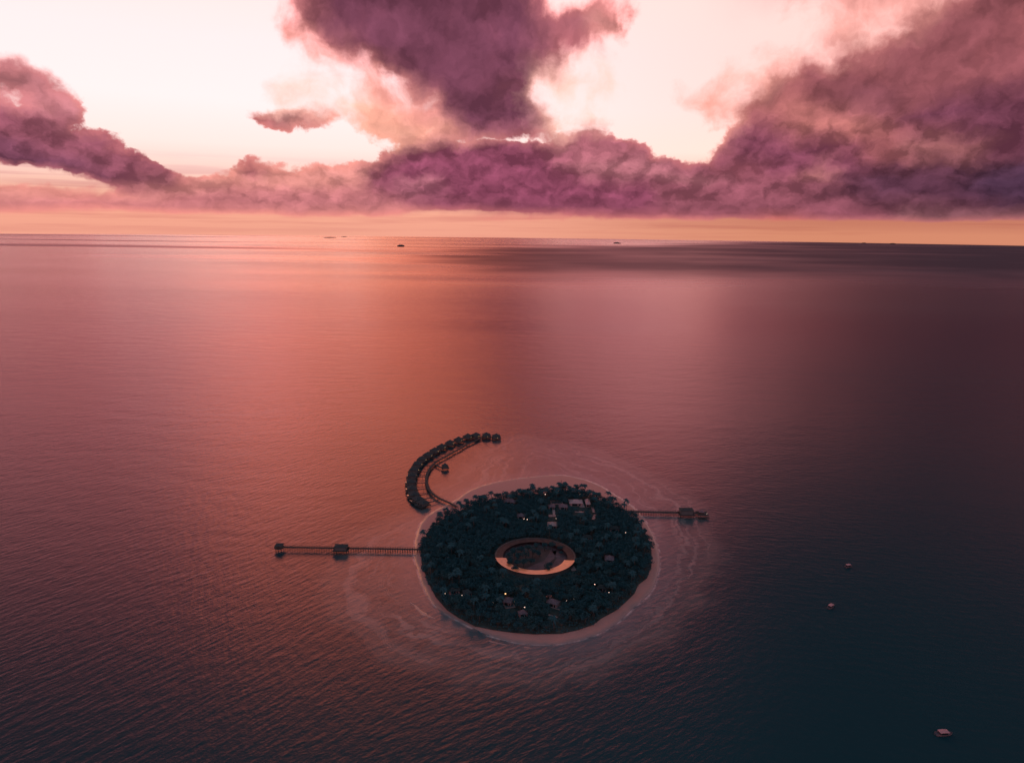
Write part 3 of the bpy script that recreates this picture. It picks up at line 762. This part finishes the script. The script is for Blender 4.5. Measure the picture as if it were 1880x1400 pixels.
def walkway(name, pts, width, z, step, label, cat, rail=True):
    t = thing(name, (pts[0].x, pts[0].y, 0), 0, label, cat); o = Vector((pts[0].x, pts[0].y, 0))
    P = [Vector((p.x, p.y, 0))-o for p in pts]; n = len(P)
    N = []
    for i in range(n):
        d = (P[min(i+1, n-1)]-P[max(i-1, 0)]).normalized(); N.append(Vector((-d.y, d.x, 0)))
    def strip(lo, hi, z0, z1):
        mb = MB(); vs = []; fs = []
        for p, q in zip(P, N):
            for a, b in ((lo, z0), (hi, z0), (hi, z1), (lo, z1)): vs.append((p.x+q.x*a, p.y+q.y*a, b))
        for i in range(n-1):
            for k in range(4): fs.append((i*4+k, i*4+(k+1) % 4, i*4+4+(k+1) % 4, i*4+4+k))
        fs += [(3, 2, 1, 0), tuple((n-1)*4+k for k in range(4))]
        return mb.add(vs, fs)
    part(strip(-width/2, width/2, z-.25, z), 'deck', M['timber'], t)
    if rail:
        for s in (-1, 1): part(strip(s*width/2-.06, s*width/2+.06, z+.85, z+.97), 'railing', M['timber'], t)
    Q = resample(P, step)
    for i, p in enumerate(Q):
        j = min(range(n), key=lambda k: (P[k]-p).length); q = N[j]*(width/2-.15)
        mb = MB()
        for s in (-1, 1): mb.tube([(p.x+q.x*s, p.y+q.y*s, -1.5), (p.x+q.x*s, p.y+q.y*s, z+.9 if rail else z-.2)], .17, 6)
        mb.tube([(p.x-q.x, p.y-q.y, z-.45), (p.x+q.x, p.y+q.y, z-.45)], .13, 4)
        part(mb, 'trestle', M['timber'], t)
    return t
wc = catmull(wp_, 5)
walkway('walkway', wc, 3.0, 2.5, 6., 'curved timber walkway on stilts linking the water villas to the island', 'walkway')
VPX = [(873,801),(858,803),(841,809),(825,815),(810,822),(797,829),(785,837),(774,845),(766,854),(760,864),(756,875),(754,887),(755,899),(759,910),(766,919),(776,926)]
vp0 = water_villa(); first = True
WN = Vector
for i, (px, py) in enumerate(VPX):
    b = G(px, py, 2.5)
    j = min(range(len(wc)), key=lambda k: (Vector((wc[k].x, wc[k].y, 0))-Vector((b.x, b.y, 0))).length)
    a = wc[j]; d = Vector((b.x-a.x, b.y-a.y, 0)); rz = math.atan2(d.y, d.x)-math.pi/2
    v = vp0 if first else reg_copy(vp0); first = False
    v.location = (b.x, b.y, 0); v.rotation_euler = (0, 0, rz)
    v['label'] = 'thatched water villa on stilts, {} counted from the far tip of the curved walkway'.format(ORD[i])
    # gangway to the walkway
    g = MB(); L = d.length; q = Vector((-d.y, d.x, 0)).normalized()*.7; dn = d.normalized()
    mb = MB(); loc = Vector((0, 0, 0)); 
    mb.box(-.7, .7, -L+1.5, -6.52, 2.2, 2.46); mb.tube([(-.5, -L*.72, -1.5), (-.5, -L*.72, 2.2)], .12, 5); mb.tube([(.5, -L*.72, -1.5), (.5, -L*.72, 2.2)], .12, 5)
    if L > 8.3: part(mb, 'gangway', M['timber'], v)
# twin villas at the far tip
for k, (px, py, lab) in enumerate([(893,801,'wide thatched pavilion closing the far tip of the curved walkway, left of its neighbour'), (911,803,'thatched pavilion at the very far end of the curved walkway, right of its neighbour')]):
    v = reg_copy(vp0); b = G(px, py, 2.5); v.location = (b.x, b.y, 0); v.rotation_euler = (0, 0, R(8)); v['label'] = lab
    for ch in PARTS[v]:
        if ch.name.startswith('gangway'): COL.objects.unlink(ch)
# side pavilion half way along the walkway
def pavilion(name, b, w, d, z, h, rz, label, roofm='thatch', walls=True, flat=False, group=None):
    t = thing(name, (b.x, b.y, 0), rz, label, 'pavilion', group)
    part(MB().box(-w/2-1, w/2+1, -d/2-1, d/2+1, z-.3, z-.02), 'deck', M['timber'], t)
    if walls: part(MB().box(-w/2+.6, w/2-.6, -d/2+.6, d/2-.6, z, z+h), 'wall', M['wall'], t)
    part(MB().hip(-w/2, w/2, -d/2, d/2, z+h, z+h+(1.1 if flat else 3.), .5, .3, .1), 'roof', M[roofm], t)
    for x in (-w/2+.3, w/2-.3):
        for y in (-d/2+.3, d/2-.3): part(MB().tube([(x, y, -1.5), (x, y, z+h)], .2), 'post', M['timber'], t)
    return t
b = G(817, 858, 2.5)
pavilion('pavilion', b, 7, 6.5, 2.5, 2.6, R(15), 'square thatched pavilion standing inside the bend of the curved walkway')
a = G(796, 852, 2.5)
walkway('walkway', [Vector((a.x+2, a.y, 0)), Vector((b.x-5, b.y+1, 0))], 2.4, 2.42, 5., 'short stub walkway leading to the square pavilion in the bend', 'walkway', False)

# ------------------------------------------------------------------ left pier
JZ = 3.0
pl = [G(775, 1008, JZ), G(700, 1006.5, JZ), G(620, 1005.5, JZ), G(521, 1003.5, JZ)]
pts = []
for a, b in zip(pl, pl[1:]): pts += [a+(b-a)*(i/6) for i in range(6)]
pts.append(pl[-1])
walkway('pier', pts, 2.6, JZ, 2.1, 'long straight timber pier on stilts running left from the island', 'pier')
def piers():
    b = G(627, 1011, 0)
    c = G(627, 1006, JZ)
    pavilion('pier_pavilion', Vector((c.x, c.y-1.5, 0)), 11, 7, JZ+.02, 3.0, R(0), 'boxy roofed shelter standing on the long left pier', walls=True, flat=True)
    e = G(513, 1004, JZ)
    t = thing('landing_platform', (e.x, e.y, 0), 0, 'round timber landing platform with lights at the end of the long left pier', 'platform')
    n = 20; mb = MB()
    mb.add([(4.4*math.cos(2*math.pi*i/n), 4.4*math.sin(2*math.pi*i/n), z) for z in (JZ-.3, JZ-.02) for i in range(n)], [tuple(range(n))[::-1], tuple(range(n, 2*n))]+[(i, (i+1) % n, n+(i+1) % n, n+i) for i in range(n)])
    part(mb, 'deck', M['timber'], t)
    part(MB().hip(-3.4, 3.4, -3.4, 3.4, JZ+2.2, JZ+3.6, .5, .2, .1), 'roof', M['thatch'], t)
    for i in range(8):
        q = 2*math.pi*i/8; part(MB().tube([(3.3*math.cos(q), 3.3*math.sin(q), -1.5), (3.3*math.cos(q), 3.3*math.sin(q), JZ-.3)], .2), 'pile', M['timber'], t)
    for x, y in ((-2.4, -2.4), (2.4, -2.4), (2.4, 2.4), (-2.4, 2.4)): part(MB().tube([(x, y, JZ-.02), (x, y, JZ+2.2)], .12), 'post', M['timber'], t)
    for x, y in ((-1.8, 3.7), (1.6, 4.1), (-3.9, .5)):
        l_ = part(MB().ball((x, y, JZ+1.3), .16), 'lamp', M['lamp_warm'], t)
    # right pier
    rp = [G(1150, 938, JZ), G(1200, 939.5, JZ), G(1284, 941, JZ)]
    pr = []
    for a, b in zip(rp, rp[1:]): pr += [a+(b-a)*(i/6) for i in range(6)]
    pr.append(rp[-1])
    walkway('pier', pr, 4.2, JZ, 2.4, 'short straight timber pier on stilts running right from the island', 'pier')
    c = G(1259, 941, JZ)
    t = pavilion('pier_pavilion', Vector((c.x, c.y-1.5, 0)), 13, 8, JZ+.02, 4.4, 0, 'tall roofed arrival hall standing near the end of the short right pier', walls=True, flat=True)
    e = G(1289, 942, JZ)
    t = thing('landing_platform', (e.x, e.y, 0), 0, 'timber landing platform with steps at the end of the short right pier', 'platform')
    part(MB().box(-5, 5.5, -5, 5, JZ-.3, JZ-.02), 'deck', M['timber'], t)
    part(MB().box(-5, 5, -7.5, -5.02, 1.2, 1.5), 'lower_deck', M['timber'], t)
    for x in (-4.5, 0, 5):
        for y in (-7, 4.5): part(MB().tube([(x, y, -1.5), (x, y, JZ+.8 if y > 0 else 2.)], .22), 'pile', M['timber'], t)
    part(MB().hip(-3.6, 1.6, -3, 3, JZ+2.3, JZ+4.0, .5, .2, .1), 'roof', M['thatch_pale'], t, label='pale thatched roof')  # roof in the paler thatch colour
    for x, y in ((-3, -2.4), (1, -2.4), (1, 2.4), (-3, 2.4)): part(MB().tube([(x, y, JZ-.02), (x, y, JZ+2.3)], .12), 'post', M['timber'], t)
    part(MB().ball((3.8, -2.8, JZ+.9), .2), 'lamp', M['lamp'], t)
piers()

# ------------------------------------------------------------------ houses on the island
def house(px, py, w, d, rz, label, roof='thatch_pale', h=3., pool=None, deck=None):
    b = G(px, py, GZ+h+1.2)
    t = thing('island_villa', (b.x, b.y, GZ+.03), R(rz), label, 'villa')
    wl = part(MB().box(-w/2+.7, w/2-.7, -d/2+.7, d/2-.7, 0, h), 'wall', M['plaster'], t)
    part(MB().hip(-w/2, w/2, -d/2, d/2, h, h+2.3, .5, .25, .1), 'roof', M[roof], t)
    part(MB().box(-w*.28, w*.1, -d/2+.62, -d/2+.7, .3, 2.5), 'window', M['glass'], t)
    part(MB().box(w*.18, w*.32, -d/2+.62, -d/2+.7, 0, 2.2), 'door', M['timber'], t)
    return t
def slab(name, px, py, w, d, rz, label, m, cat, z=.86, frame=True):
    b = G(px, py, z)
    t = thing(name, (b.x, b.y, GZ), R(rz), label, cat)
    hz = z-GZ
    if name == 'swimming_pool':
        e = .5; mb = MB().box(-w/2-e, w/2+e, -d/2-e, -d/2, 0, hz+.06).box(-w/2-e, w/2+e, d/2, d/2+e, 0, hz+.06).box(-w/2-e, -w/2, -d/2+.002, d/2-.002, 0, hz+.06).box(w/2, w/2+e, -d/2+.002, d/2-.002, 0, hz+.06)
        part(mb, 'coping', M['deckpale'], t); part(MB().box(-w/2+.003, w/2-.003, -d/2+.003, d/2-.003, 0, hz), 'pool_water', M[m], t)
    else:
        part(MB().box(-w/2, w/2, -d/2, d/2, 0, hz), 'platform', M[m], t)
        mb = MB().box(-w/2+.2, w/2-.2, d/2-.3, d/2-.2, hz+.7, hz+.8)
        for x in (-w/2+.25, 0, w/2-.25): mb.tube([(x, d/2-.25, hz), (x, d/2-.25, hz+.7)], .05, 5)
        part(mb, 'railing', M['timber'], t)
    return t
HS = [(933,1098,7,8,-15,'mauve roofed villa in the front grove beside the left plunge pool','thatch_pale'),
 (1016,1101,9,7,-28,'mauve roofed villa in the front grove beside the right plunge pool','thatch_pale'),
 (960,1121,7,5,10,'small pale roofed villa nearest the front beach, between the two pools','thatch_pale'),
 (1105,1075,8,4,-20,'low roofed villa in the right part of the front grove','thatch'),
 (1119,1021,8,9,-10,'brown roofed villa in the right side of the grove level with the ring','thatch_pale'),
 (834,1079,9,5,12,'dull grey roofed villa at the left front of the grove','thatch'),
 (858,1083,7,6,15,'olive roofed villa beside the grey one at the left front','thatch'),
 (935,917,13,7,-5,'broad pale roofed villa near the far left beach','thatch_pale'),
 (957,943,8,8,0,'mauve roofed villa in the far left of the grove','thatch_pale'),
 (1128,967,10,4,0,'narrow dim roofed villa inland of the short right pier','thatch'),
 (1078,983,10,4,-8,'low dim roofed villa behind the right side of the ring','thatch'),
 (1057,918,14,11,0,'wide pink plastered hall of the resort centre right of the main pool','plaster'),
 (1079,919,5,13,0,'narrow tall pink roofed block at the right of the resort centre','plaster'),
 (1013,926,7,7,0,'small pink roofed house left of the main pool','thatch_pale'),
 (1034,926,9,8,0,'pink roofed house right of the small main pool','thatch_pale'),
 (1014,959,9,9,0,'pink flat topped house closing the path toward the ring','deckpale'),
 (842,952,9,4,0,'dim roofed villa deep in the upper left grove','thatch'),
 (815,1016,9,5,0,'dim roofed villa at the left edge of the grove near the long pier','thatch')]
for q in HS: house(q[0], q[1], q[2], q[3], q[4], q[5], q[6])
slab('swimming_pool', 1022, 921.5, 11, 7, 0, 'bright rectangular main pool of the resort centre reflecting the sunset', 'pool', 'pool', 1.4)
slab('swimming_pool', 935.5, 1111, 6.4, 4.6, 12, 'left glowing plunge pool in the front grove', 'pool', 'pool')
slab('swimming_pool', 1021, 1113, 7.5, 4.2, -30, 'right glowing plunge pool in the front grove', 'pool', 'pool')
slab('swimming_pool', 1007.6, 1093.5, 3, 2.6, -10, 'tiny bright pool above the right plunge pool', 'pool', 'pool')
for q in [(1017,941,2.6,18,0,'narrow pale boardwalk running down from the resort centre'),(1068,927,5,9,0,'pale sun deck below the wide hall'),(1089,935,2.4,14,0,'upper pale terrace at the right of the resort centre'),(1091,948,2.6,13,-14,'lower pale terrace at the right of the resort centre'),(1064,939,9,3,0,'long thin pale deck below the wide hall'),(1011,946,4,5,0,'small yellow pale deck beside the narrow boardwalk'),(1051,1041,4,10,10,'mauve deck outside the right flank of the ring'),(1015,1130,7,1.4,-28,'slim pale deck in front of the right plunge pool')]:
    slab('terrace', q[0], q[1], q[2], q[3], q[4], q[5], 'deckpale', 'terrace')

# ------------------------------------------------------------------ lamps
def lamp(px, py, warm, label, s=.3, h=6.):
    b = G(px, py, GZ+h)
    t = thing('garden_lamp', (b.x, b.y, GZ), 0, label, 'lamp', 'lit lamps among the island trees')
    part(MB().tube([(0, 0, 0), (0, 0, h-.2)], [.1, .06], 6), 'post', M['timber'], t)
    part(MB().ball((0, 0, h), s), 'bulb', M['lamp_warm' if warm else 'lamp'], t)
for q in [(1149,977,0,'brightest white lamp, in the right side of the grove below the pier',.55),(1145,1024,0,'white lamp right of the brown roofed villa',.35),(1065,907,0,'white lamp above the wide pink hall by the far palms',.35),(1021,951,0,'white lamp beside the path of the resort centre',.38),
 (1118,1087,0,'white lamp near the right front edge of the grove',.32),(1115,1091,0,'faint lamp just left of the lamp at the right front edge',.2),(1057,1097,0,'white lamp right of the right plunge pool',.28),(1053,1099,0,'faint lamp right of the right plunge pool',.18),(1092,1072,0,'lamp left of the low roofed villa in the right front grove',.34),
 (928,1089,1,'warm lamp above the left mauve roofed villa',.6),(945,1104,1,'warm lamp right of the left mauve roofed villa',.5),(963,1114,0,'pale lamp above the small villa between the pools',.42),(905,1106,0,'small lamp left of the left plunge pool',.28),(903,1102,0,'faint lamp left of the left plunge pool, upper of two',.18),
 (817,1089,0,'small lamp at the far left front of the grove',.28),(848,1092,0,'small lamp below the grey and olive roofed villas',.26),(962,952,0,'left one of two white lamps in the upper left grove',.34),(968,953,0,'right one of two white lamps in the upper left grove',.34),(1001,907,0,'glowing ball added for a white roof edge left of the resort centre',.4),(1001,1120,0,'faint lamp between the front pools and the beach',.25),(1040,1102,0,'tiny lamp between the right plunge pool and its lamps',.16)]:  # the entry at the white roof edge is an added glowing ball
    lamp(*q)

# ------------------------------------------------------------------ boats
def boat(px, py, L, rz, label, top):
    b = G(px, py, .6)
    t = thing('motor_boat', (b.x, b.y, 0), R(rz), label, 'boat', 'boats moored right of the island')
    mb = MB(); st = [(-.5, .30, .30, .95), (-.25, .34, .36, .95), (.1, .30, .34, 1.0), (.34, .16, .24, 1.15), (.5, .01, .02, 1.4)]
    W_ = L*.5; vs = []
    for s, wb, wt, z in st:
        vs += [(s*L, -wb*W_*.75, -.35), (s*L, wb*W_*.75, -.35), (s*L, wt*W_, z), (s*L, wt*W_*.86, z), (s*L*.99, wt*W_*.8, .45), (s*L*.99, -wt*W_*.8, .45), (s*L, -wt*W_*.86, z), (s*L, -wt*W_, z)]
    fs = [(7, 6, 5, 4, 3, 2, 1, 0)]
    for i in range(len(st)-1):
        for k in range(8): fs.append((i*8+k, i*8+(k+1) % 8, i*8+8+(k+1) % 8, i*8+8+k))
    fs.append(tuple((len(st)-1)*8+k for k in range(8)))
    part(mb.add(vs, fs), 'hull', M['hull'], t)
    part(MB().box(-L*.22, L*.16, -W_*.24, W_*.24, .46, 1.5), 'cabin', M['glass'], t)
    mb = MB(); n = 6
    vs = []
    for i in range(n+1):
        s = -.32+.56*i/n; z = 2.15+.18*math.sin(math.pi*i/n)
        vs += [(s*L, -W_*.33, z-.1), (s*L, -W_*.33, z), (s*L, 0, z+.16), (s*L, W_*.33, z), (s*L, W_*.33, z-.1)]
    fs = []
    for i in range(n):
        for k in range(5): fs.append((i*5+k, i*5+(k+1) % 5, i*5+5+(k+1) % 5, i*5+5+k))
    fs += [(4, 3, 2, 1, 0), tuple(n*5+k for k in range(5))]
    part(mb.add(vs, fs), 'canopy', M[top], t)
    for s in (-.28, .18):
        for y in (-.3, .3): part(MB().tube([(s*L, y*W_, .9), (s*L, y*W_, 2.1)], .05, 5), 'canopy_post', M['hull'], t)
    part(MB().box(-L*.56, -L*.5, -.35, .35, .1, 1.2), 'outboard_motor', M['hull_dark'], t)
boat(1558, 1039, 7.2, 22, 'white motor boat with pink canopy, farthest of the boats moored at right', 'canopy')
boat(1526, 1113, 7.8, 35, 'white motor boat with pink canopy in the middle of the three at right', 'canopy')
boat(1733, 1346, 9.5, 4, 'dim reddish motor boat nearest the camera at the lower right', 'canopy')

# ------------------------------------------------------------------ far islets
def islet(px, py, wpx, hpx, label):
    b = G(px, py); w = proj(b)[2]; L = wpx*w/FPX; hh = hpx*w/FPX
    t = thing('islet', (b.x, b.y, 0), 0, label, 'islet', 'far low islets near the horizon')
    mb = MB(); n = 28; rr = random.Random(int(px))
    def ring(s, z): return [(L/2*s*math.cos(2*math.pi*i/n), L*1.1*s*math.sin(2*math.pi*i/n)*1., z) for i in range(n)]
    vs = ring(1, -1)+ring(.97, 1.); fs = [(i, (i+1) % n, n+(i+1) % n, n+i) for i in range(n)]+[tuple(range(n, 2*n))]
    part(mb.add(vs, fs), 'sandbank', M['islet'], t)
    mb = MB()
    for i in range(160):
        a = rr.uniform(0, 6.28); q = math.sqrt(rr.random())*.88
        x, y = L/2*q*math.cos(a), L*1.1*q*math.sin(a); s = hh*(.45+.55*(1-q*q))*rr.uniform(.7, 1.15)
        mb.ball((x, y, s*.5), s*.55, 6, 4)
    part(mb, 'treetops', M['islet'], t)
islet(736, 452.5, 13, 3.0, 'dark lens shaped islet nearest, left of the horizon middle')
islet(1133, 447, 14, 2.0, 'dark thin islet on the horizon right of the middle')
islet(606, 436.5, 22, 1.2, 'pale thin islet on the horizon left of the middle')
islet(632, 435, 10, .9, 'short faint islet right beside the pale thin one')
islet(1586, 447, 7, 1.6, 'left one of two tiny islets under the right cloud')
islet(1639, 448, 9, 1.6, 'right one of two tiny islets under the right cloud')

scene.render.engine = 'CYCLES'
